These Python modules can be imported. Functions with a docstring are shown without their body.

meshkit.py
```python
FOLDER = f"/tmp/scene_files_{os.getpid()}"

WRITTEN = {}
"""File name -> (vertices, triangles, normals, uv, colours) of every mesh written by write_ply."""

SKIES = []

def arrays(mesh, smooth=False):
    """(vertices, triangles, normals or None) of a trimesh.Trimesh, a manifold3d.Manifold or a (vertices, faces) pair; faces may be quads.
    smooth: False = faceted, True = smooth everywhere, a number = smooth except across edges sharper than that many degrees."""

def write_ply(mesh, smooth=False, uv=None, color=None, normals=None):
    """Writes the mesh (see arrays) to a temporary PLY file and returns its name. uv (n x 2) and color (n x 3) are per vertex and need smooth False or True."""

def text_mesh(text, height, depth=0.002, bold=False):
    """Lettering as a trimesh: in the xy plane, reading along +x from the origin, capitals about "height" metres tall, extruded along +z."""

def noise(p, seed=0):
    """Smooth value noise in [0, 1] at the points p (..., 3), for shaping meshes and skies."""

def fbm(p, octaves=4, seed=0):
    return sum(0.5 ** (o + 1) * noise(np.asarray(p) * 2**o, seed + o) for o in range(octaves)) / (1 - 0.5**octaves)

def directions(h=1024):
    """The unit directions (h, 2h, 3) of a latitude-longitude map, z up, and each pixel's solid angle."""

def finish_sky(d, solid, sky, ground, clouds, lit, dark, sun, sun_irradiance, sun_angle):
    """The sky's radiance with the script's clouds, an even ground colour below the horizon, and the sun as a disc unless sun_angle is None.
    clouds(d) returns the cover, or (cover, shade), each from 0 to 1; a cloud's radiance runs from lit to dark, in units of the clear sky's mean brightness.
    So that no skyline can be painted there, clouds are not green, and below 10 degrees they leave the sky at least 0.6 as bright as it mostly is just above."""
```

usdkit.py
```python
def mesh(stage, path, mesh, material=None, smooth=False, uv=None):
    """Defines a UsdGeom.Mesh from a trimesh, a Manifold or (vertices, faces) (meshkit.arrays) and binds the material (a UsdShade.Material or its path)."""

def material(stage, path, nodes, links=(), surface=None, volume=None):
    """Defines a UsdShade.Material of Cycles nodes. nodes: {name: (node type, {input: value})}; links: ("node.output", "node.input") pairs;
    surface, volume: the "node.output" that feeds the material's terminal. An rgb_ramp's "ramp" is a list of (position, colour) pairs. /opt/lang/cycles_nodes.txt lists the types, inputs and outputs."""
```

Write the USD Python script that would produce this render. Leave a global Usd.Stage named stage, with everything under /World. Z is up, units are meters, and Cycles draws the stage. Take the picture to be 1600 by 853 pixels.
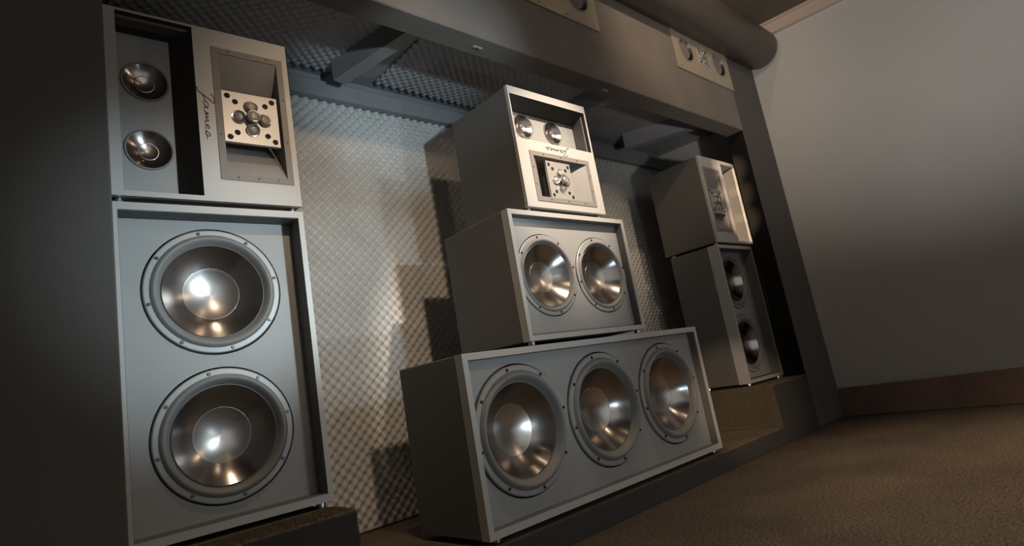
import math, numpy as np, trimesh, usdkit, meshkit
from pxr import Usd, UsdGeom, UsdLux, UsdShade, Gf, Sdf, Vt
from shapely.geometry import Polygon, Point, box as sbox

rng = np.random.default_rng(7)
stage = Usd.Stage.CreateInMemory()
UsdGeom.SetStageUpAxis(stage, UsdGeom.Tokens.z)
UsdGeom.SetStageMetersPerUnit(stage, 1.0)
UsdGeom.Xform.Define(stage, '/World')
UsdGeom.Scope.Define(stage, '/World/Looks')

# ---- plan units: 1 u = 1.5 m, origin at the lens; the floor lies FL below it
U, FL = 1.5, -0.3678
def W(x, y, z):                      # plan point -> metres, floor at z = 0
    return np.array([x * U, y * U, (z - FL) * U])

# ---- camera ---------------------------------------------------------------
F_PX, YAW, PITCH, ROLL = 925.24, 0.7657, 0.1833, -0.1736
def camera():
    fwd = np.array([math.sin(YAW) * math.cos(PITCH), math.cos(YAW) * math.cos(PITCH), math.sin(PITCH)])
    r = np.cross(fwd, [0, 0, 1]); r /= np.linalg.norm(r); up = np.cross(r, fwd)
    c, s = math.cos(ROLL), math.sin(ROLL)
    right, up = c * r + s * up, -s * r + c * up
    p = W(0, 0, 0)
    m = Gf.Matrix4d(*right, 0, *up, 0, *(-fwd), 0, *p, 1)
    cam = UsdGeom.Camera.Define(stage, '/World/camera')
    cam.AddTransformOp().Set(m)
    cam.CreateHorizontalApertureAttr(36.0)
    cam.CreateVerticalApertureAttr(36.0 * 853 / 1600)
    cam.CreateFocalLengthAttr(F_PX / 1600 * 36.0)
    cam.CreateFStopAttr(4.0)
    cam.CreateFocusDistanceAttr(2.1)
    cam.CreateExposureAttr(0.0)
camera()

# ---- light ----------------------------------------------------------------
dome = UsdLux.DomeLight.Define(stage, '/World/ambient_light')       # faint light of the rest of the room
dome.CreateColorAttr(Gf.Vec3f(1.0, 0.985, 0.965)); dome.CreateIntensityAttr(0.165)

def spot(name, at, to, color, power, angle, soft, radius=0.03):
    """a lamp with a beam: 'angle' is the beam's half angle in degrees"""
    l = UsdLux.SphereLight.Define(stage, '/World/' + name)
    l.CreateRadiusAttr(radius); l.CreateColorAttr(Gf.Vec3f(*color)); l.CreateIntensityAttr(power); l.CreateNormalizeAttr(True)
    a, b = W(*at), W(*to)
    d = (b - a) / np.linalg.norm(b - a)
    x = np.cross([0, 0, 1.0], -d); x /= np.linalg.norm(x); y = np.cross(-d, x)
    l.AddTransformOp().Set(Gf.Matrix4d(*x, 0, *y, 0, *(-d), 0, *a, 1))
    sh = UsdLux.ShapingAPI.Apply(l.GetPrim())
    sh.CreateShapingConeAngleAttr(angle); sh.CreateShapingConeSoftnessAttr(soft)
    return l

COOL, WARM = (0.74, 0.92, 1.0), (1.0, 0.74, 0.50)
spot('cool_lamp', (0.95, -0.12, 0.30), (0.31, 1.14, 0.29), COOL, 38.0, 14.2, 1.0, 0.05)
spot('cool_lamp_001', (1.02, -0.20, 0.45), (0.84, 1.5, 0.34), COOL, 15.0, 14, 1.0, 0.04)
spot('cool_upper_lamp', (0.62, -0.05, 0.44), (1.02, 1.42, 0.97), COOL, 23.0, 14, 0.9, 0.03)
spot('cool_glint_lamp', (1.05, -0.15, -0.20), (1.00, 1.0, 0.20), COOL, 6.0, 23, 1.0, 0.02)
spot('cool_glint_lamp_001', (1.02, -0.15, -0.17), (1.20, 1.0, 0.0), (0.62, 0.84, 1.0), 2.3, 50, 0.8, 0.012)
spot('warm_lamp', (0.57, -0.10, 1.03), (0.80, 1.3, 0.43), WARM, 21.0, 24, 1.0, 0.05)
spot('warm_glint_lamp', (1.10, 0.10, 1.37), (1.20, 1.0, 0.15), WARM, 1.4, 55, 0.8, 0.015)
spot('warm_glint_lamp_001', (2.20, -0.30, 0.90), (0.90, 1.1, 0.20), WARM, 3.6, 40, 0.8, 0.02)
spot('warm_downlight', (1.22, 0.0, 1.36), (1.24, 1.0, 0.56), (1.0, 0.83, 0.65), 125.0, 13, 0.95)
spot('warm_downlight_001', (1.05, 0.35, 1.00), (2.52, 1.13, 0.715), WARM, 150.0, 2.4, 0.3)  # narrow beam added to light the right bay side, no known fixture
spot('warm_downlight_003', (1.05, 0.35, 0.98), (2.52, 1.13, 0.595), WARM, 150.0, 2.4, 0.3)  # added likewise for the middle of that bay side
spot('warm_downlight_004', (1.05, 0.35, 0.96), (2.52, 1.13, 0.475), WARM, 150.0, 2.4, 0.3)  # added likewise for its lower end
spot('warm_lamp_001', (1.66, -0.10, 1.03), (2.13, 1.5, 0.52), WARM, 16.0, 11, 1.0, 0.05)  # extra beam added to brighten the foam right of the centre stack
spot('warm_downlight_002', (1.75, -0.05, 1.39), (1.85, 0.08, FL), WARM, 62.0, 33, 1.0)  # fill added from above to brighten the floor carpet
spot('header_fill', (1.60, 0.35, 1.37), (2.05, 1.0, 1.22), WARM, 9.5, 48, 1.0)  # added fill for header plates, crown and cornice; no cove is built
spot('stage_edge_fill', (0.62, 0.74, 1.405), (0.62, 0.70, FL), WARM, 15.0, 34, 1.0, 0.025)  # invented source, lifts the floor and the stage edge
spot('stage_edge_fill_001', (1.70, 0.72, 1.405), (1.60, 0.60, FL), WARM, 11.0, 33, 1.0, 0.025)  # invented twin of the one above, further right
spot('cornice_fill', (1.95, 0.80, 1.395), (2.3, 0.95, 1.36), WARM, 1.2, 70, 0.8, 0.01)  # added only to put a highlight on the cornice roll
spot('riser_fill', (0.30, -0.10, 0.10), (2.15, 1.14, -0.22), WARM, 40.0, 7, 0.7)  # unseen helper beam brightening the side of the right riser
spot('wall_fill', (0.75, -0.75, -0.20), (2.75, 0.46, 1.75), (1.0, 0.93, 0.86), 70.0, 32, 0.9, 0.08)  # added wash for the right wall, not a fitting on it

# ---- materials ------------------------------------------------------------
L = '/World/Looks/'
def mat_simple(name, color, rough, metallic=0.0, spec=0.5, grain=None, bump=None, spread=0.1):
    """grain: (x, y, z scale of a noise on the object's own position) varying the colour by +-spread; bump: (scale, strength, distance)"""
    n = {'p': ('principled_bsdf', {'base_color': color, 'roughness': rough, 'metallic': metallic, 'specular_ior_level': spec}),
         'tc': ('texture_coordinate', {})}
    lk = []
    if grain:
        n['mp'] = ('mapping', {'scale': grain})
        n['no'] = ('noise_texture', {'scale': 1.0, 'detail': 3.0})
        n['rp'] = ('rgb_ramp', {'ramp': [(0.3, tuple(c * (1 - spread) for c in color)), (0.7, tuple(c * (1 + spread) for c in color))]})
        lk += [('tc.object', 'mp.vector'), ('mp.vector', 'no.vector'), ('no.fac', 'rp.fac'), ('rp.color', 'p.base_color')]
    if bump:
        n['bn'] = ('noise_texture', {'scale': bump[0], 'detail': 3.0})
        n['bu'] = ('bump', {'strength': bump[1], 'distance': bump[2]})
        lk += [('tc.object', 'bn.vector'), ('bn.fac', 'bu.height'), ('bu.normal', 'p.normal')]
    return usdkit.material(stage, L + name, n, lk, surface='p.BSDF')

def mat_brushed(name, color, rough, aniso):
    n = {'p': ('principled_bsdf', {'base_color': color, 'roughness': rough, 'metallic': 1.0, 'anisotropic': aniso}),
         'at': ('attribute', {'attribute': 'turning'})}
    return usdkit.material(stage, L + name, n, [('at.vector', 'p.tangent')], surface='p.BSDF')

def mat_carpet(name, a, b, scale, ribs=None):
    n = {'p': ('principled_bsdf', {'roughness': 1.0, 'specular_ior_level': 0.1}), 'tc': ('texture_coordinate', {}),
         'no': ('noise_texture', {'scale': scale, 'detail': 3.0, 'roughness': 0.7}),
         'big': ('noise_texture', {'scale': 3.0, 'detail': 2.0}),
         'rp': ('rgb_ramp', {'ramp': [(0.34, a), (0.66, b)]}),
         'rb': ('rgb_ramp', {'ramp': [(0.3, (0.8, 0.8, 0.8)), (0.7, (1.15, 1.1, 1.05))]}),
         'mx': ('mix_color', {'blend_type': 'multiply', 'fac': 1.0, 'use_clamp': False}),
         'bu': ('bump', {'strength': 0.9, 'distance': 0.006})}
    lk = [('tc.object', 'no.vector'), ('tc.object', 'big.vector'), ('no.fac', 'rp.fac'), ('big.fac', 'rb.fac'), ('rp.color', 'mx.a'), ('rb.color', 'mx.b'), ('mx.result', 'p.base_color'), ('bu.normal', 'p.normal')]
    if ribs:
        n['wm'] = ('mapping', {'rotation': (0, 0, math.radians(ribs[1]))})
        n['wv'] = ('wave_texture', {'scale': ribs[0], 'distortion': 0.5, 'detail': 2.0, 'detail_scale': 6.0})
        n['ad'] = ('math', {'math_type': 'add'})
        lk += [('tc.object', 'wm.vector'), ('wm.vector', 'wv.vector'), ('wv.fac', 'ad.value1'), ('no.fac', 'ad.value2'), ('ad.value', 'bu.height')]
    else:
        lk += [('no.fac', 'bu.height')]
    return usdkit.material(stage, L + name, n, lk, surface='p.BSDF')

M = dict(
    baffle=mat_simple('satin_silver_paint', (0.35, 0.35, 0.345), 0.52, 0.1, grain=(2.0, 2.0, 120.0), spread=0.02),
    edge=mat_simple('silver_edge', (0.50, 0.49, 0.475), 0.45, 0.1),
    horn=mat_simple('grey_horn_paint', (0.25, 0.24, 0.23), 0.5, 0.0, bump=(900, 0.1, 0.0005)),
    flange=mat_simple('horn_flange_paint', (0.23, 0.21, 0.195), 0.5, 0.0),
    plate=mat_simple('bright_aluminium', (0.48, 0.47, 0.455), 0.38, 0.5, grain=(3, 3, 200.0), spread=0.05),
    black=mat_simple('black_cabinet_paint', (0.140, 0.136, 0.131), 0.6, 0.0, bump=(400, 0.15, 0.001)),
    hole=mat_simple('black_port', (0.012, 0.012, 0.012), 0.8),
    rubber=mat_simple('grey_rubber', (0.22, 0.217, 0.21), 0.5),
    ring=mat_simple('cast_ring', (0.38, 0.375, 0.365), 0.42, 0.2),
    cone=mat_brushed('turned_metal_cone', (0.40, 0.37, 0.35), 0.23, 0.65),
    cap=mat_brushed('turned_metal_cap', (0.52, 0.49, 0.46), 0.28, 0.35),
    screw=mat_simple('screw_steel', (0.12, 0.12, 0.12), 0.35, 0.8),
    foot=mat_simple('steel_foot', (0.6, 0.6, 0.6), 0.3, 1.0),
    dome=mat_simple('tweeter_dome', (0.38, 0.345, 0.31), 0.4, 0.2),
    tring=mat_simple('tweeter_ring', (0.66, 0.64, 0.61), 0.25, 0.9),
    ink=mat_simple('dark_ink', (0.05, 0.045, 0.04), 0.5),
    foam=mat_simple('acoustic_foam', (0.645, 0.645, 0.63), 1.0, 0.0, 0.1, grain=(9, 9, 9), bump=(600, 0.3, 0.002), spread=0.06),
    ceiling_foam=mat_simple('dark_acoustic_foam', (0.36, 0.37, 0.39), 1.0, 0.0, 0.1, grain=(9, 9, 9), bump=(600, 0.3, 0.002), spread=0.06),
    felt=mat_simple('dark_grey_felt', (0.30, 0.31, 0.33), 1.0, 0.0, 0.1, grain=(6, 6, 6), spread=0.08),
    fabric=mat_simple('black_brown_fabric', (0.185, 0.165, 0.150), 0.95, 0.0, 0.2, grain=(4, 4, 4), bump=(700, 0.4, 0.002), spread=0.1),
    column=mat_simple('dark_column_fabric', (0.105, 0.098, 0.092), 0.95, 0.0, 0.2, bump=(700, 0.4, 0.002)),
    spill_black=mat_simple('spill_mask_black', (0.018, 0.017, 0.016), 1.0, 0.0, 0.0),  # near-black chosen to swallow stray beam spill
    fascia=mat_simple('black_fascia_cloth', (0.055, 0.052, 0.048), 0.95, 0.0, 0.2, bump=(700, 0.4, 0.002)),
    bay=mat_simple('shaded_bay_paint', (0.05, 0.046, 0.043), 0.7, 0.0, 0.3),  # shade inside the bay painted in as a dark colour
    black_fabric=mat_simple('black_fabric', (0.12, 0.115, 0.108), 0.95, 0.0, 0.2, bump=(700, 0.4, 0.002)),
    leather=mat_simple('dark_leatherette', (0.065, 0.055, 0.046), 0.40, 0.0, 0.5, bump=(300, 0.2, 0.001)),
    wall=mat_simple('grey_wall_paint', (0.49, 0.485, 0.47), 0.85, 0.0, 0.3, grain=(1.5, 1.5, 1.5), bump=(250, 0.15, 0.001), spread=0.03),
    crown=mat_simple('rose_beige_trim', (0.50, 0.40, 0.345), 0.6, 0.0, 0.4),
    ceil=mat_simple('dark_ceiling_paint', (0.13, 0.112, 0.092), 0.9, 0.0, 0.2, bump=(200, 0.2, 0.001)),
    carpet=mat_carpet('ribbed_brown_carpet', (0.058, 0.048, 0.040), (0.24, 0.20, 0.16), 120, ribs=(46, 38)),
    pile=mat_carpet('brown_stage_carpet', (0.085, 0.070, 0.052), (0.34, 0.29, 0.21), 330),
    skirting=mat_carpet('red_brown_skirting_carpet', (0.19, 0.135, 0.115), (0.29, 0.21, 0.18), 120),
)

# ---- naming, things, parts ------------------------------------------------
used = {}
def numbered(parent, name):
    k = used.get((parent, name), 0); used[(parent, name)] = k + 1
    return name if k == 0 else f'{name}_{k:03d}'
def say(p, label=None, cat=None, group=None, kind=None):
    for k, v in (('label', label), ('category', cat), ('group', group), ('kind', kind)):
        if v: p.SetCustomDataByKey(k, v)
    return p
def thing(name, label, cat, at=(0, 0, 0), yaw=0.0, group=None):
    path = '/World/' + numbered('/World', name)
    x = UsdGeom.Xform.Define(stage, path)
    x.AddTranslateOp().Set(Gf.Vec3d(*[float(v) for v in at])); x.AddRotateZOp().Set(math.degrees(yaw))
    return say(x.GetPrim(), label, cat, group)
def obj(name, mesh, m, parent=None, smooth=30, label=None, kind=None, tang=None):
    pp = str(parent.GetPath()) if parent is not None else '/World'
    path = f'{pp}/{numbered(pp, name)}'
    if isinstance(mesh, list): mesh = trimesh.util.concatenate(mesh)
    if tang is not None:
        smooth = True
    g = usdkit.mesh(stage, path, mesh, M[m], smooth=smooth)
    if tang is not None:
        UsdGeom.PrimvarsAPI(g).CreatePrimvar('turning', Sdf.ValueTypeNames.Float3Array, 'vertex').Set(Vt.Vec3fArray.FromNumpy(np.asarray(tang, np.float32)))
    return say(g.GetPrim(), label, None, None, kind)
def struct(name, mesh, m, label, parent=None, smooth=30):
    return say(obj(name, mesh, m, parent, smooth), label, None, None, 'structure')

# ---- shapes ---------------------------------------------------------------
def cbox(lo, hi, ch=0.0):
    """box with chamfered edges"""
    lo, hi = np.minimum(lo, hi), np.maximum(lo, hi)
    if ch <= 0:
        return trimesh.creation.box(bounds=[lo, hi])
    ch = min(ch, 0.45 * float((hi - lo).min()))
    p = []
    for i in range(8):
        c = np.array([(lo, hi)[(i >> k) & 1][k] for k in range(3)])
        s = np.array([1 if (i >> k) & 1 else -1 for k in range(3)])
        for k in range(3):
            q = c - s * ch; q[k] = c[k]; p.append(q)
    return trimesh.convex.convex_hull(np.array(p))
def wbox(lo, hi, ch=0.0):
    return cbox(W(*lo), W(*hi), ch)
def plate(poly, y0, y1):
    """a shapely polygon in (across, up), extruded from depth y0 to y1"""
    polys = poly.geoms if hasattr(poly, 'geoms') else [poly]
    out = []
    for g in polys:
        m = trimesh.creation.extrude_polygon(g, abs(y1 - y0), engine='earcut')
        v = m.vertices.copy()
        m = trimesh.Trimesh(np.column_stack([v[:, 0], min(y0, y1) + v[:, 2], v[:, 1]]), m.faces[:, ::-1], process=False)
        out.append(m)
    return trimesh.util.concatenate(out)
def lathe(prof, c, n=96, want_tangent=False):
    """prof: [(radius, height)], height > 0 towards the viewer (-y); c: centre (x, y, z)"""
    prof = np.asarray(prof, float); k = len(prof)
    t = np.arange(n) / n * 2 * np.pi
    v = np.stack([c[0] + prof[:, 0, None] * np.cos(t), np.broadcast_to(c[1] - prof[:, 1, None], (k, n)), c[2] + prof[:, 0, None] * np.sin(t)], -1).reshape(-1, 3)
    i = np.arange(k - 1)[:, None] * n + np.arange(n); j = np.arange(k - 1)[:, None] * n + (np.arange(n) + 1) % n
    a, b, cc, d = i.ravel(), j.ravel(), (j + n).ravel(), (i + n).ravel()
    f = np.vstack([np.column_stack([a, b, cc]), np.column_stack([a, cc, d])])
    m = trimesh.Trimesh(v, f, process=False)
    nn = m.face_normals[len(f) // 2:]
    return (m, np.tile(np.stack([np.cos(t), np.zeros(n), np.sin(t)], -1), (k, 1))) if want_tangent else m
def arc(r0, h0, r1, h1, bulge, n=10):
    s = np.linspace(0, 1, n)
    return [(r0 + (r1 - r0) * q, h0 + (h1 - h0) * q + bulge * math.sin(math.pi * q)) for q in s]
def circle_poly(cx, cz, r, n=72):
    return Polygon([(cx + r * math.cos(a), cz + r * math.sin(a)) for a in np.linspace(0, 2 * np.pi, n, endpoint=False)])
def hollow(w, d, h, t, ch=0.003):
    """an open-fronted box shell, front at y = 0"""
    return [cbox((0, 0, 0), (t, d, h), ch), cbox((w - t, 0, 0), (w, d, h), ch), cbox((t, 0, 0), (w - t, d, t), ch), cbox((t, 0, h - t), (w - t, d, h), ch), cbox((t, d - t, t), (w - t, d, h - t))]
def prism(pts, z0, z1):
    return trimesh.convex.convex_hull(np.array([W(x, y, z) for z in (z0, z1) for x, y in pts]))
def ribbon(paths, place, width, thick):
    """pen strokes: lists of (s, t); place maps (s, t, depth) to a point"""
    out = []
    for p in paths:
        p = np.asarray(p, float)
        q = [p[0]]
        for i in range(len(p) - 1):                      # Catmull-Rom through the points
            a, b = p[max(i - 1, 0)], p[i]; c, d = p[i + 1], p[min(i + 2, len(p) - 1)]
            for s in np.linspace(0, 1, 7)[1:]:
                q.append(0.5 * (2 * b + (c - a) * s + (2 * a - 5 * b + 4 * c - d) * s * s + (3 * b - a - 3 * c + d) * s ** 3))
        q = np.array(q); t = np.gradient(q, axis=0); t /= np.maximum(np.linalg.norm(t, axis=1, keepdims=True), 1e-9)
        n = np.column_stack([-t[:, 1], t[:, 0]]) * width / 2
        l, r = q + n, q - n; k = len(q)
        v = [place(*x, thick) for x in l] + [place(*x, thick) for x in r] + [place(*x, 0) for x in l] + [place(*x, 0) for x in r]
        f = []
        for i in range(k - 1):
            for A, B in ((0, k), (k, 3 * k), (3 * k, 2 * k), (2 * k, 0)):
                f += [[A + i, A + i + 1, B + i + 1], [A + i, B + i + 1, B + i]]
        out.append(trimesh.Trimesh(np.array(v), np.array(f), process=False))
    m = trimesh.util.concatenate(out); m.fix_normals(multibody=True)
    return m
SIGN = [  # a looping pen signature; s along the line, t up, letters about 1 high
    [(0.1, -0.55), (0.0, -0.75), (0.25, -0.6), (0.75, 0.7), (1.05, 1.45), (0.55, 1.35), (0.35, 1.0)], [(0.45, -0.05), (0.9, 0.25)],
    [(1.45, 0.55), (1.15, 0.6), (0.95, 0.2), (1.15, 0.0), (1.4, 0.35), (1.5, 0.55), (1.45, 0.1), (1.65, 0.05)],
    [(1.75, 0.0), (1.95, 0.55), (1.95, 0.1), (2.2, 0.5), (2.25, 0.1), (2.5, 0.5), (2.5, 0.05), (2.7, 0.1)],
    [(2.75, 0.25), (3.05, 0.35), (3.0, 0.55), (2.8, 0.4), (2.85, 0.05), (3.15, 0.1)],
    [(3.25, 0.1), (3.55, 0.6), (3.65, 0.25), (3.5, 0.0), (3.25, 0.05), (3.9, 0.15)]]

# ---- loudspeaker pieces (local metres: a across, y depth, z up) ---------------
def woofer(t, c, r, edge, cap, depth, roll, name='woofer', bolts=8, label=None, phase=0.2, lip=0.030):
    """c = centre on the baffle's surface. ring > surround, cone, dust_cap, screws"""
    x, y, z = c
    ring = lathe([(r * 0.80, -0.05 * r), (r * 0.86, -0.02 * r), (r * 0.865, lip * r), (r * 0.97, lip * r), (r * 0.985, lip * r * 0.7), (r * 0.995, -0.04 * r), (r * 0.99, -0.10 * r), (r * 0.80, -0.10 * r), (r * 0.80, -0.05 * r)], c, 120)
    o = obj(name, ring, 'ring', t, label=label)
    base = -0.01 * r
    sur = arc(r * 0.90, lip * r + 0.001, r * (edge + 0.03), base, roll * r, 14) + [(r * (edge + 0.015), base - 0.004), (r * (edge - 0.005), base - 0.002)]
    obj('surround', lathe(sur, c, 120), 'rubber', o, smooth=50)
    n = 14
    cone = [(r * (edge + (cap - edge) * s), base - depth * r * (s + 0.10 * math.sin(math.pi * s))) for s in np.linspace(0, 1, n)]
    m, tg = lathe(cone, c, 144, True); obj('cone', m, 'cone', o, tang=tg)
    hb = base - depth * r
    dome = [(r * cap * q, hb + 0.004 * r - 0.22 * r * cap * (1 - q * q)) for q in np.linspace(1, 0.002, 12)]
    dome = [(r * (cap + 0.006), hb - 0.006 * r), (r * (cap + 0.004), hb + 0.004 * r)] + dome
    m, tg = lathe(dome, c, 96, True); obj('dust_cap', m, 'cap', o, tang=tg)
    for k in range(bolts):
        a = phase + 2 * np.pi * k / bolts
        cc = (x + 0.935 * r * math.cos(a), y - lip * r, z + 0.935 * r * math.sin(a))
        q = 0.021 * r
        obj('screw', lathe([(q * 1.25, 0.0), (q * 1.25, q * 0.5), (q, q * 0.9), (q * 0.55, q * 0.9), (q * 0.5, q * 0.3), (0.0003, q * 0.3)], cc, 14), 'screw', o)
    return o

def mid_driver(t, c, r, lip=0.004):
    x, y, z = c
    o = obj('midrange_driver', lathe([(r * 0.90, -0.006), (r * 0.90, lip * 0.6), (r * 0.93, lip), (r * 0.98, lip), (r, lip * 0.5), (r, -0.006)], c, 72), 'rubber', t)
    cone = [(r * (0.93 + (0.42 - 0.93) * s), lip * 0.7 - 0.26 * r * (s + 0.1 * math.sin(math.pi * s))) for s in np.linspace(0, 1, 10)]
    m, tg = lathe(cone, c, 96, True); obj('cone', m, 'cone', o, tang=tg)
    hb = lip * 0.7 - 0.26 * r
    m, tg = lathe([(r * 0.43, hb - 0.001)] + [(r * 0.42 * q, hb + 0.001 - 0.10 * r * (1 - q * q)) for q in np.linspace(1, 0.003, 10)], c, 72, True)
    obj('dust_cap', m, 'cap', o, tang=tg)
    return o

def tweeter(o, c, r, tilt=(0.0, 0.0), stalk=0.0):
    ring = lathe([(r * 0.70, 0.001), (r * 0.74, 0.0035), (r * 0.92, 0.0045), (r, 0.002), (r, -0.004), (r * 0.7, -0.004), (r * 0.70, 0.001)], (0, 0, 0), 40)
    dm = lathe([(r * 0.70, 0.0)] + [(r * 0.66 * math.cos(q), 0.0005 + r * 0.24 * math.sin(q)) for q in np.linspace(0, math.pi / 2 - 0.01, 8)], (0, 0, 0), 36)
    T = trimesh.transformations.concatenate_matrices(trimesh.transformations.translation_matrix(c), trimesh.transformations.euler_matrix(tilt[0], 0, tilt[1]))
    ring.apply_transform(T); dm.apply_transform(T)
    ms = [ring]
    if stalk:
        ms += [lathe([(r * 0.95, 0.0), (r * 0.8, -stalk * 0.5), (r * 0.45, -stalk)], c, 24)]
    obj('tweeter_ring', ms, 'tring', o); obj('tweeter_dome', dm, 'dome', o, smooth=60)

def tweeter_cluster(o, a0, a1, z0, z1, y):
    """square aluminium plate with five domes and four pairs of oval ports, front at depth y"""
    w, h = a1 - a0, z1 - z0; ca, cz = (a0 + a1) / 2, (z0 + z1) / 2
    obj('tweeter_plate', cbox((a0, y, z0), (a1, y + 0.012, z1), 0.0012), 'plate', o, label='bright square aluminium tweeter plate')
    k = min(w, h)
    for sx in (-1, 1):
        for sz in (-1, 1):
            for q in (0.40, 0.30):
                e = 0.0
                cx, cy = ca + sx * (q - (0.03 if q < 0.35 else 0)) * w, cz + sz * (q if q > 0.35 else 0.30) * h
                p = lathe([(k * 0.052, -0.0005), (k * 0.052, 0.0005), (k * 0.045, 0.0002), (k * 0.0008, -0.0001)], (cx, y - 0.0002, cy), 24)
                obj('port', p, 'hole', o)
    R = 0.215 * k; r = 0.125 * k
    for sx, sz in ((0, 1), (-1, 0), (1, 0), (0, -1)):
        tweeter(o, (ca + sx * R * 1.12, y - 0.004, cz + sz * R * 1.12), r, (-0.35 * sz, 0.35 * sx))
    tweeter(o, (ca, y - 0.020, cz), r, stalk=0.018)

def horn(t, fa0, fa1, fz0, fz1, inset, pa0, pa1, pz0, pz1, axis, depth, y=0.002, py=0.008):
    """flange ring, mouth walls flaring to the throat behind the plate, and the plate; axis: the way the mouth opens past the plate"""
    oa0, oa1, oz0, oz1 = fa0 + inset, fa1 - inset, fz0 + inset, fz1 - inset
    fl = sbox(fa0, fz0, fa1, fz1).difference(sbox(oa0, oz0, oa1, oz1))
    o = obj('horn', plate(fl, y, y + 0.004), 'flange', t, label='dull grey horn flange around the tweeter plate')
    v, f = [], []
    N = 9
    def strip(rows):                                   # rows of (a, y, z) pairs
        b = len(v); n = len(rows)
        for p, q in rows: v.extend([p, q])
        for i in range(n - 1):
            f.append([b + 2 * i, b + 2 * i + 1, b + 2 * i + 3]); f.append([b + 2 * i, b + 2 * i + 3, b + 2 * i + 2])
    def run(m0, m1, th):                               # mouth edge -> throat
        return [(m0 + (th - m0) * s ** 0.85, y + 0.002 + depth * s) for s in np.linspace(0, 1, N)]
    if axis == 'z':
        th0, th1 = (pz0 + pz1) / 2 - 0.02, (pz0 + pz1) / 2 + 0.02
        lo, hi = run(oz0, None, th0), run(oz1, None, th1)
        strip([((oa0, d, z), (oa1, d, z)) for z, d in lo]); strip([((oa0, d, z), (oa1, d, z)) for z, d in hi])
        for a in (oa0, oa1):
            strip([((a, d, z), (a, d2, z2)) for (z, d), (z2, d2) in zip(lo, hi)])
        strip([((oa0, lo[-1][1], th0), (oa1, lo[-1][1], th0)), ((oa0, lo[-1][1], th1), (oa1, lo[-1][1], th1))])
    else:
        th0, th1 = (pa0 + pa1) / 2 - 0.02, (pa0 + pa1) / 2 + 0.02
        lo, hi = run(oa0, None, th0), run(oa1, None, th1)
        strip([((a, d, oz0), (a, d, oz1)) for a, d in lo]); strip([((a, d, oz0), (a, d, oz1)) for a, d in hi])
        for z in (oz0, oz1):
            strip([((a, d, z), (a2, d2, z)) for (a, d), (a2, d2) in zip(lo, hi)])
        strip([((th0, lo[-1][1], oz0), (th0, lo[-1][1], oz1)), ((th1, lo[-1][1], oz0), (th1, lo[-1][1], oz1))])
    obj('mouth', trimesh.Trimesh(np.array(v), np.array(f), process=False), 'horn', o, smooth=25)
    # small screws round the flange
    pts = [(fa0 + inset / 2 + (fa1 - fa0 - inset) * q, z) for q in (0.2, 0.5, 0.8) for z in (fz0 + inset / 2, fz1 - inset / 2)]
    pts += [(a, fz0 + (fz1 - fz0) * q) for q in (0.33, 0.67) for a in (fa0 + inset / 2, fa1 - inset / 2)]
    for a, z in pts:
        obj('screw', lathe([(0.0032, 0), (0.0030, 0.0012), (0.0014, 0.0014), (0.0003, 0.0008)], (a, y, z), 10), 'screw', o)
    tweeter_cluster(o, pa0, pa1, pz0, pz1, y + py)
    return o

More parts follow.
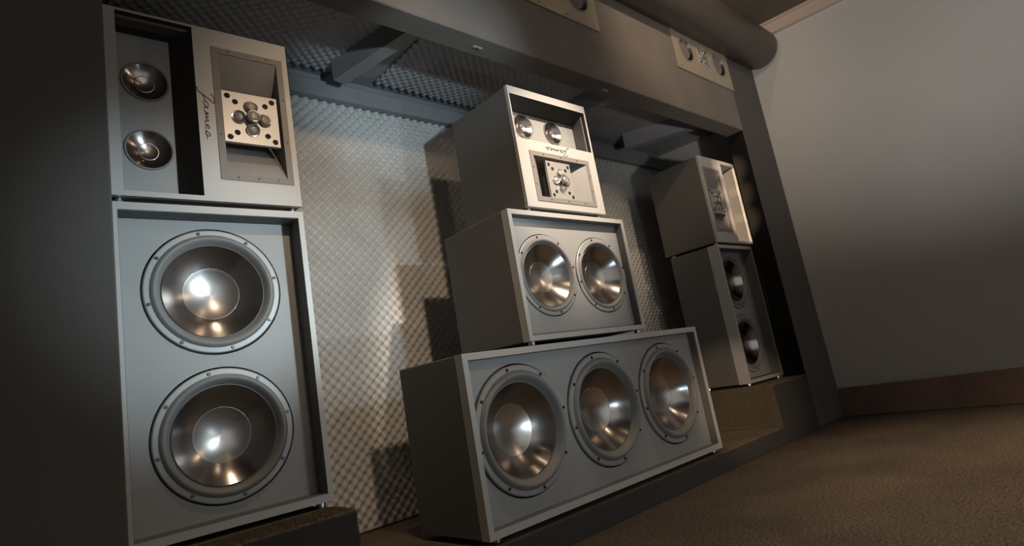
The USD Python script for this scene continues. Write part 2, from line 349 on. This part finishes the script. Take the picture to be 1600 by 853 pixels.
MIR = [None]
def woofer_box(name, label, at, w, h, depth, bezel, recess, drivers, yaw=0.0, feet=(), lips=0.03, mirror=False, cat='speaker'):
    """all plan units; drivers: (across, up, radius, edge, cap, depth, roll)"""
    w, h, depth, recess = w * U, h * U, depth * U, recess * U
    bl, bt = (b * U for b in bezel)
    t = thing(name, label, cat, W(*at), yaw)
    body = hollow(w - 0.002, depth - recess - 0.002, h - 0.002, 0.016)
    for b in body: b.apply_translation((0.001, recess, 0.001))
    obj('cabinet', body, 'black', t)
    fr = sbox(0, 0, w, h).difference(sbox(bl, bt, w - bl, h - bt))
    obj('front_frame', plate(fr, 0, recess), 'edge', t, label='thin silver edge frame around the sunken baffle')
    li = sbox(bl, bt, w - bl, h - bt).difference(sbox(bl + 0.0015, bt + 0.0015, w - bl - 0.0015, h - bt - 0.0015))
    obj('frame_liner', plate(li, 0.004, recess - 0.0003), 'black', t, label='black inner sides of the silver edge frame')
    pan = sbox(bl, bt, w - bl, h - bt)
    for a, z, r, *_ in drivers:
        pan = pan.difference(circle_poly(a * U, z * U, r * U * 1.012))
    obj('baffle', plate(pan, recess, recess + 0.014), 'baffle', t)
    for a, z, r, edge, cap, dp, roll in drivers:
        woofer(t, (a * U, recess, z * U), r * U, edge, cap, dp, roll, lip=lips)
    for a in feet:
        for y in (0.025, depth - 0.05):
            obj('foot', lathe([(0.0005, 0.0), (0.012, 0.0), (0.013, 0.002), (0.013, 0.0135), (0.0005, 0.0135)], (0, 0, 0), 20).apply_transform(trimesh.transformations.rotation_matrix(math.pi / 2, [1, 0, 0])).apply_translation((a * U, y, -0.0001)), 'foot', t)
    return t

def top_box(label, at, w, h, depth, rec, back, rec_depth, mids, mid_r, hornp, axis, text, yaw=0.0, mirror=False, feet=()):
    """rec / back: front and rear rectangles of the sunken midrange bay (a0, z0, a1, z1), plan units"""
    S = lambda q: tuple(v * U for v in q)
    w, h, depth, rd = w * U, h * U, depth * U, rec_depth * U
    X = (lambda q: (w - q[2], q[1], w - q[0], q[3])) if mirror else (lambda q: q)
    rec, back = X(S(rec)), X(S(back))
    fl = X(S(hornp[0])); pl = X(S(hornp[1])); inset = hornp[2] * U
    t = thing('midrange_and_tweeter_speaker', label, 'speaker', W(*at), yaw)
    th = 0.016
    body = hollow(w - 0.002, depth - th - 0.001, h - 0.002, 0.016)
    for b in body: b.apply_translation((0.001, th, 0.001))
    obj('cabinet', body, 'black', t)
    fp = sbox(0, 0, w, h).difference(sbox(*rec)).difference(sbox(fl[0] + inset * 0.8, fl[1] + inset * 0.8, fl[2] - inset * 0.8, fl[3] - inset * 0.8))
    obj('baffle', plate(fp, 0.0, th), 'edge', t)
    # sunken bay: sloped sides and its back panel
    bv = []
    for q, y in ((rec, 0.0005), (back, rd)):
        bv += [(q[0], y, q[1]), (q[2], y, q[1]), (q[2], y, q[3]), (q[0], y, q[3])]
    bf = []
    for i in range(4):
        j = (i + 1) % 4; bf += [[i, j, j + 4], [i, j + 4, i + 4]]
    bay = obj('midrange_bay', trimesh.Trimesh(np.array(bv), np.array(bf), process=False), 'edge' if mirror else 'bay', t, smooth=False)  # shade colour on the plain bays, the lit mirrored bay stays silver
    bp = sbox(*back)
    mc = [((w - a * U) if mirror else a * U, z * U) for a, z in mids]
    for a, z in mc: bp = bp.difference(circle_poly(a, z, mid_r * U * 0.99))
    obj('bay_panel', plate(bp, rd, rd + 0.008), 'baffle', bay)
    for a, z in mc: mid_driver(t, (a, rd, z), mid_r * U)
    horn(t, fl[0], fl[2], fl[1], fl[3], inset, pl[0], pl[2], pl[1], pl[3], axis, 0.11, y=-0.0025)
    if text:
        o, ds, dt, s = text                       # origin (a, z), direction of writing, direction of letter tops, letter height
        o, s = np.array(o) * U, s * U
        obj('signature', ribbon(SIGN, lambda p, q, y: (o[0] + s * (2.0 * ds[0] * p + dt[0] * q), -y - 0.0002, o[1] + s * (2.0 * ds[1] * p + dt[1] * q)), 0.085, 0.0006), 'ink', t, label='dark handwritten signature reading James')
    for a in feet:
        for y in (0.03, depth - 0.05):
            obj('foot', lathe([(0.0005, 0.0), (0.012, 0.0), (0.013, 0.002), (0.013, 0.0155), (0.0005, 0.0155)], (0, 0, 0), 20).apply_transform(trimesh.transformations.rotation_matrix(math.pi / 2, [1, 0, 0])).apply_translation((a * U, y, -0.0001)), 'foot', t)
    return t

# ---- the setting ------------------------------------------------------------
FY = 0.992                                         # front of the screen frame
PL, RI = -0.3106, -0.1606                          # stage platform top, riser top
struct('floor', wbox((-0.19, -3.2, FL - 0.03), (3.35, 1.62, FL)), 'carpet', 'brown ribbed carpet floor in front of the stage')
rw = lambda y, off=0.0: 2.725 + (0.985 - y) * math.tan(math.radians(7)) - off       # the side wall splays outwards
def along(y0, y1, o0, o1):
    return [(rw(y0, o0), y0), (rw(y1, o0), y1), (rw(y1, o1), y1), (rw(y0, o1), y0)]
struct('wall_right', prism(along(-3.2, 1.62, 0, -0.08), FL, 1.46), 'wall', 'plain grey side wall to the right of the stage')
struct('baseboard_right', prism(along(-3.2, 0.985, 0.0004, 0.009), FL + 0.0005, -0.252), 'skirting', 'reddish brown carpet skirting along the right wall')
struct('trim_1', [prism(along(-2.2, 0.985, 0.0004, 0.025), 1.356, 1.4145), prism(along(-2.2, 0.985, 0.024, 0.036), 1.404, 1.4145)], 'crown', 'pinkish beige crown trim where right wall meets ceiling')
struct('wall_left', wbox((-0.19, -3.2, FL), (-0.115, 1.62, 1.46)), 'wall', 'grey side wall to the left of the stage')
struct('ceiling', wbox((-0.1145, -2.2, 1.415), (3.25, 1.06, 1.45)), 'ceil', 'dark flat ceiling above the right wall')
struct('baseboard_right', wbox((2.716, -3.2, FL + 0.0005), (2.7245, 0.985, -0.250), 0.002), 'skirting', 'reddish brown carpet skirting along the right wall')
struct('wall_front', wbox((0.165, FY, 0.886), (2.45, 1.065, 1.4145), 0.004), 'fabric', 'dark brown fabric header panel above the speakers')
struct('wall_front_right', wbox((2.4505, FY, FL + 0.0005), (2.7245, 1.065, 1.4145), 0.004), 'column', 'dark fabric column between right speaker tower and grey wall')
struct('wall_front_left', wbox((-0.1145, FY, FL + 0.0005), (0.1655, 1.065, 1.4145), 0.004), 'black_fabric', 'black fabric column left of the left speaker tower')
struct('added_trim_7', wbox((2.4462, FY + 0.002, RI + 0.004), (2.4502, 1.064, 0.8855), 0.0005), 'spill_black', 'thin black strip added on the inner edge of the right column to hide lamp spill')  # strip added to kill beam spill on the column reveal
struct('wall_alcove_back', wbox((-0.1, 1.53, FL), (2.7245, 1.58, 1.05)), 'felt', 'back wall of the speaker alcove')
struct('wall_alcove_left', wbox((-0.1145, 1.066, FL), (-0.1005, 1.53, 1.05)), 'black_fabric', 'left side wall of the speaker alcove')
struct('ceiling_alcove', wbox((-0.1, 1.0655, 1.02), (2.7245, 1.53, 1.05)), 'felt', 'dark blue grey felt ceiling of the speaker alcove')
struct('trim_2', wbox((-0.1, 1.492, 0.928), (2.7245, 1.5295, 0.9805), 0.003), 'felt', 'smooth felt band above the foam at the alcove back')

# padded half-round cornice along the header
def cornice():
    yc, zc, r = 0.935, 1.305, 0.088
    th = np.linspace(0, 2 * np.pi, 49)[:-1]
    xs = [-0.114] + list(np.linspace(-0.11, 2.70, 30)) + [2.708, 2.714, 2.717]
    rr = [0.98] + [1.0] * 30 + [0.985, 0.94, 0.85]
    v = np.array([W(x, yc + r * k * math.cos(a), zc + r * k * math.sin(a)) for x, k in zip(xs, rr) for a in th]); n = len(th)
    f = []
    for i in range(len(xs) - 1):
        for j in range(n):
            a, b = i * n + j, i * n + (j + 1) % n; f += [[a, a + n, b + n], [a, b + n, b]]
    f += [[0, j, j + 1] for j in range(1, n - 1)]; e = (len(xs) - 1) * n
    f += [[e, e + j + 1, e + j] for j in range(1, n - 1)]
    m = trimesh.Trimesh(v, np.array(f), process=False); m.fix_normals()
    return m
struct('trim_3', cornice(), 'leather', 'thick rounded padded cornice roll along the top of the header', smooth=50)

# beams under the alcove ceiling
def beam(p, q, w, z0, z1):
    p, q = np.array(p), np.array(q); d = (q - p) / np.linalg.norm(q - p); n = np.array([d[1], -d[0]]) * w
    base = [p, q, q + n, p + n]
    pts = np.array([W(b[0], b[1], z) for z in (z0, z1) for b in base])
    return trimesh.convex.convex_hull(pts)
struct('trim_4', beam((0.838, 1.44), (0.920, 1.07), 0.042, 0.950, 1.0195), 'felt', 'grey felt covered ceiling brace nearest the left tower')
struct('trim_5', beam((1.740, 1.44), (1.780, 1.07), 0.042, 0.950, 1.0195), 'felt', 'grey felt covered ceiling brace right of the centre stack')
struct('trim_6', beam((2.24, 1.44), (2.42, 1.07), 0.042, 0.950, 1.0195), 'felt', 'grey felt covered ceiling brace above the right tower')

# ---- egg-crate foam -----------------------------------------------------------
def egg(x0, x1, z0, z1, y, amp=0.0062, p=0.0148, flat=False):
    """convoluted foam sheet as a solid slab; flat: lies under the ceiling (z is then depth)"""
    k = 4
    nx, nz = max(2, int((x1 - x0) / p * k)), max(2, int((z1 - z0) / p * k))
    gx, gz = np.meshgrid(np.linspace(x0, x1, nx + 1), np.linspace(z0, z1, nz + 1), indexing='ij')
    hh = np.sin(np.pi * gx / p) * np.sin(np.pi * gz / p)
    hh = np.sign(hh) * np.abs(hh) ** 0.85
    d = amp * (hh + 1) + 0.004
    pts = np.stack([gx * U, (y - d) * U, (gz - FL) * U] if not flat else [gx * U, gz * U, (y - d - FL) * U], -1).reshape(-1, 3)
    i = np.arange(nx)[:, None] * (nz + 1) + np.arange(nz); a = i.ravel(); b = a + nz + 1
    f = np.vstack([np.column_stack([a, b, b + 1]), np.column_stack([a, b + 1, a + 1])])
    if flat: f = f[:, ::-1]
    sheet = trimesh.Trimesh(pts, f, process=False)
    lo = (x0, y - 0.004, z0) if not flat else (x0, z0, y - 0.004)
    hi = (x1, y, z1) if not flat else (x1, z1, y)
    back = wbox(lo, hi)
    return [sheet, back]
tf = obj('acoustic_foam_panel', egg(0.40, 1.3, PL + 0.003, 0.926, 1.528), 'foam', None, smooth=60)
say(tf, 'grey egg-crate foam sheet on the wall between left tower and centre stack', 'foam panel')
tf = obj('acoustic_foam_panel', egg(1.302, 2.655, PL + 0.003, 0.926, 1.528), 'foam', None, smooth=60)
say(tf, 'grey egg-crate foam sheet on the wall right of the centre stack', 'foam panel')
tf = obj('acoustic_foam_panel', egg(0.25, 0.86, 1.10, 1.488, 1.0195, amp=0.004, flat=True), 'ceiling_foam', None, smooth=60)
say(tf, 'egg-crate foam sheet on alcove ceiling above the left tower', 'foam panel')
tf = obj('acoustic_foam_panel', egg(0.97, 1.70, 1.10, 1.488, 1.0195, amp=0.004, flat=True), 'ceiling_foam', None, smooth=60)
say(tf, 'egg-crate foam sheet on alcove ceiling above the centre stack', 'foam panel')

# ---- stage platform and risers --------------------------------------------------
def tufts(area, n, h=0.0045, axis='z'):
    """short carpet pile: slim leaning tufts on a rectangle of the plan"""
    (x0, x1), (y0, y1), z = area
    p = np.column_stack([rng.uniform(x0, x1, n), rng.uniform(y0, y1, n), np.full(n, z)]) if axis == 'z' else np.column_stack([np.full(n, z), rng.uniform(x0, x1, n), rng.uniform(y0, y1, n)])
    p = np.column_stack([p[:, 0] * U, p[:, 1] * U, (p[:, 2] - FL) * U])
    up = np.array([0, 0, 1.0]) if axis == 'z' else np.array([-1.0, 0, 0])
    lean = rng.normal(0, 0.45, (n, 3)) * (1 - up * up); tip = p + (up + lean) * (h * rng.uniform(0.6, 1.0, (n, 1)))
    a = rng.uniform(0, 2 * np.pi, n)
    s1, s2 = (np.array([1.0, 0, 0]), np.array([0, 1.0, 0])) if axis == 'z' else (np.array([0, 1.0, 0]), np.array([0, 0, 1.0]))
    w = 0.0012
    vs = []
    for k in range(3):
        q = a + k * 2.094
        vs.append(p + w * (np.cos(q)[:, None] * s1 + np.sin(q)[:, None] * s2))
    v = np.stack(vs + [tip], 1).reshape(-1, 3)
    b = np.arange(n)[:, None] * 4
    f = np.vstack([b + np.array([0, 1, 3]), b + np.array([1, 2, 3]), b + np.array([2, 0, 3])])
    return trimesh.Trimesh(v, f, process=False)

t = thing('stage_platform', 'low brown carpeted stage platform with black front under the centre stack', 'platform', (0, 0, 0))
obj('deck', wbox((0.166, 0.9975, FL + 0.0005), (2.4495, 1.515, PL), 0.004), 'pile', t)
obj('fascia', wbox((0.166, 0.9925, FL + 0.0006), (2.4495, 0.9970, PL - 0.004), 0.001), 'fascia', t, label='black front board of the platform')
obj('carpet_pile', [tufts(((0.5, 1.72), (0.9925, 0.999), PL), 6000), tufts(((1.724, 2.147), (0.9925, 1.25), PL), 20000)], 'pile', t, smooth=False, kind='stuff')
def riser(x0, x1, label, side):
    t = thing('carpeted_riser', label, 'riser', (0, 0, 0))
    obj('block', wbox((x0, 0.9975, PL + 0.0008), (x1, 1.48, RI), 0.004), 'pile', t)
    obj('fascia', wbox((x0 + 0.002, 0.9925, PL + 0.0009), (x1 - 0.002, 0.9970, RI - 0.004), 0.001), 'fascia', t, label='black front board of the riser')
    obj('carpet_pile', tufts(((x0, x1), (0.9925, 1.085), RI), 9000), 'pile', t, smooth=False, kind='stuff')
    if side:
        obj('carpet_pile', tufts(((0.994, 1.25), (PL + 0.008, RI - 0.002), x0), 16000, axis='x'), 'pile', t, smooth=False, kind='stuff')
    else:
        m = tufts(((0.9935, 1.10), (PL + 0.008, RI - 0.002), x1), 5000, axis='x'); m.vertices[:, 0] = 2 * x1 * U - m.vertices[:, 0]
        obj('carpet_pile', m, 'pile', t, smooth=False, kind='stuff')
riser(0.1665, 0.4956, 'brown carpeted riser box under the left speaker tower', False)
riser(2.149, 2.4455, 'brown carpeted riser box under the right speaker tower', True)

# ---- loudspeakers ---------------------------------------------------------------
YAW_L, WT = -0.0398, 0.3266
c_, s_ = math.cos(YAW_L), math.sin(YAW_L)
LX, LY = 0.5072 - WT * c_, 1.0993 - WT * s_
big = lambda a, z: (a, z, 0.118, 0.735, 0.415, 0.21, 0.055)
z0 = RI + 0.0095
woofer_box('woofer_cabinet', 'silver woofer cabinet with two stacked large woofers, lower half of the left tower', (LX, LY, z0), WT, 0.4105 - z0, 0.22, (0.0105, 0.0135), 0.045,
           [big(0.163, 0.262 - z0), big(0.163, 0.001 - z0)], YAW_L, feet=(0.02, WT - 0.02))
top_box('warm lit silver speaker with vertical signature on top of the left tower', (LX, LY, 0.4218), WT, 0.3605, 0.25,
        (0.0216, 0.0095, 0.1466, 0.3555), (0.0240, 0.020, 0.1166, 0.346), 0.055, [(0.073, 0.2515), (0.073, 0.1135)], 0.0405,
        ((0.178, 0.0445, 0.3155, 0.3225), (0.1915, 0.1255, 0.2985, 0.2345), 0.0125), 'z',
        ((0.1575, 0.228), (0, -1), (1, 0), 0.0135), YAW_L, feet=(0.015, WT - 0.015))
RX = 2.2135 - 0.0
woofer_box('woofer_cabinet', 'shadowed woofer cabinet with two stacked woofers, lower half of the right tower', (2.195, 1.1, z0), 0.3, 0.4005 - z0, 0.22, (0.010, 0.0135), 0.045,
           [big(0.15, 0.262 - z0), big(0.15, 0.001 - z0)], 0.0, feet=(0.02, 0.28))
top_box('dark speaker with one lit beige bay side on top of the right tower', (2.2125, 1.1, 0.4120), WT - 0.02, 0.3705, 0.25,
        (0.0016, 0.0095, 0.1266, 0.3555), (0.0036, 0.0105, 0.0966, 0.350), 0.055, [(0.05, 0.2515), (0.05, 0.1135)], 0.0385,
        ((0.158, 0.0445, 0.2955, 0.3225), (0.1715, 0.1255, 0.2785, 0.2345), 0.0125), 'z', None, -0.0, mirror=True, feet=(0.015, WT - 0.035))
sub = lambda a: (a, -0.1024 + 0.2807, 0.1470, 0.715, 0.40, 0.24, 0.085)
SY = 1.0
woofer_box('subwoofer_cabinet', 'long low cabinet with three big woofers at the bottom of the centre stack', (0.7738, SY, -0.2985), 0.9470, 0.3790, 0.254, (0.0140, 0.0150), 0.026,
           [(a, 0.1965, *sub(0)[2:]) for a in (0.1640, 0.4655, 0.7665)], 0.0, feet=(0.03, 0.917), lips=0.045)
mw = lambda a: (a, 0.2585 - 0.0925, 0.1085, 0.765, 0.38, 0.22, 0.05)
woofer_box('woofer_cabinet', 'silver cabinet with two woofers side by side in the middle of the centre stack', (0.9819, SY, 0.0915), 0.4697, 0.3300, 0.27, (0.0125, 0.0125), 0.024,
           [(0.1290, 0.1670, *mw(0)[2:]), (0.3490, 0.1670, *mw(0)[2:])], 0.0, feet=(0.02, 0.45))
top_box('bright cream lit speaker with upside down signature on top of the centre stack', (1.0594, SY, 0.4335), 0.3166, 0.3405, 0.25,
        (0.0050, 0.1915, 0.3090, 0.3180), (0.0075, 0.194, 0.306, 0.2975), 0.050, [(0.0905, 0.2595), (0.2105, 0.2595)], 0.0375,
        ((0.040, 0.0185, 0.2830, 0.1600), (0.1025, 0.0310, 0.1995, 0.1410), 0.0130), 'a',
        ((0.205, 0.1795), (-1, 0), (0, -1), 0.0125), 0.0, feet=(0.015, 0.30))

# ---- header speakers and clips -----------------------------------------------------
def header_speaker(cx, label):
    w, h = 0.443 * U, 0.196 * U
    t = thing('header_speaker', label, 'speaker', W(cx - 0.2215, FY - 0.0062, 1.068), 0.0)
    p = sbox(0, 0, w, h)
    cs = [((0.2215 - 0.131) * U, 0.097 * U), ((0.2215 + 0.131) * U, 0.097 * U)]
    for a, z in cs: p = p.difference(circle_poly(a, z, 0.052 * U))
    obj('face_plate', plate(p, 0.0, 0.008), 'plate2', t)
    for a, z in cs: mid_driver(t, (a, 0.0, z), 0.0525 * U)
    o = obj('tweeter_cup', lathe([(0.052 * U, 0.0), (0.052 * U, 0.0015), (0.050 * U, 0.002), (0.048 * U, 0.0)], (0.2215 * U, 0, 0.098 * U), 48), 'ring', t)
    tweeter_cluster(o, (0.2215 - 0.039) * U, (0.2215 + 0.039) * U, 0.059 * U, 0.137 * U, -0.003)
    for a in (0.03, 0.16, 0.283, 0.413):
        for z in (0.012, 0.184):
            obj('screw', lathe([(0.0042, 0), (0.0040, 0.0012), (0.0018, 0.0016), (0.0003, 0.0008)], (a * U, 0, z * U), 12), 'screw', t)
M['plate2'] = mat_simple('beige_face_plate', (0.42, 0.36, 0.28), 0.42, 0.2)
header_speaker(1.3105, 'beige header speaker cut by the top edge of the photo')
header_speaker(2.2290, 'beige header speaker beside the grey wall at the right end')
for x, lab in ((1.0062, 'small metal clip under the header left of the centre stack'), (1.5485, 'small metal clip under the header right of the centre stack')):
    t = thing('mounting_clip', lab, 'clip', W(x, 1.028, 0.8855))
    obj('tab', cbox((-0.022, -0.006, -0.0050), (0.022, 0.006, -0.0005), 0.001), 'edge', t)
    obj('screw', lathe([(0.0040, 0), (0.0036, 0.0015), (0.0003, 0.0018)], (0, 0, 0), 12).apply_transform(trimesh.transformations.rotation_matrix(math.pi / 2, [1, 0, 0])).apply_translation((0, 0, -0.005)), 'screw', t)
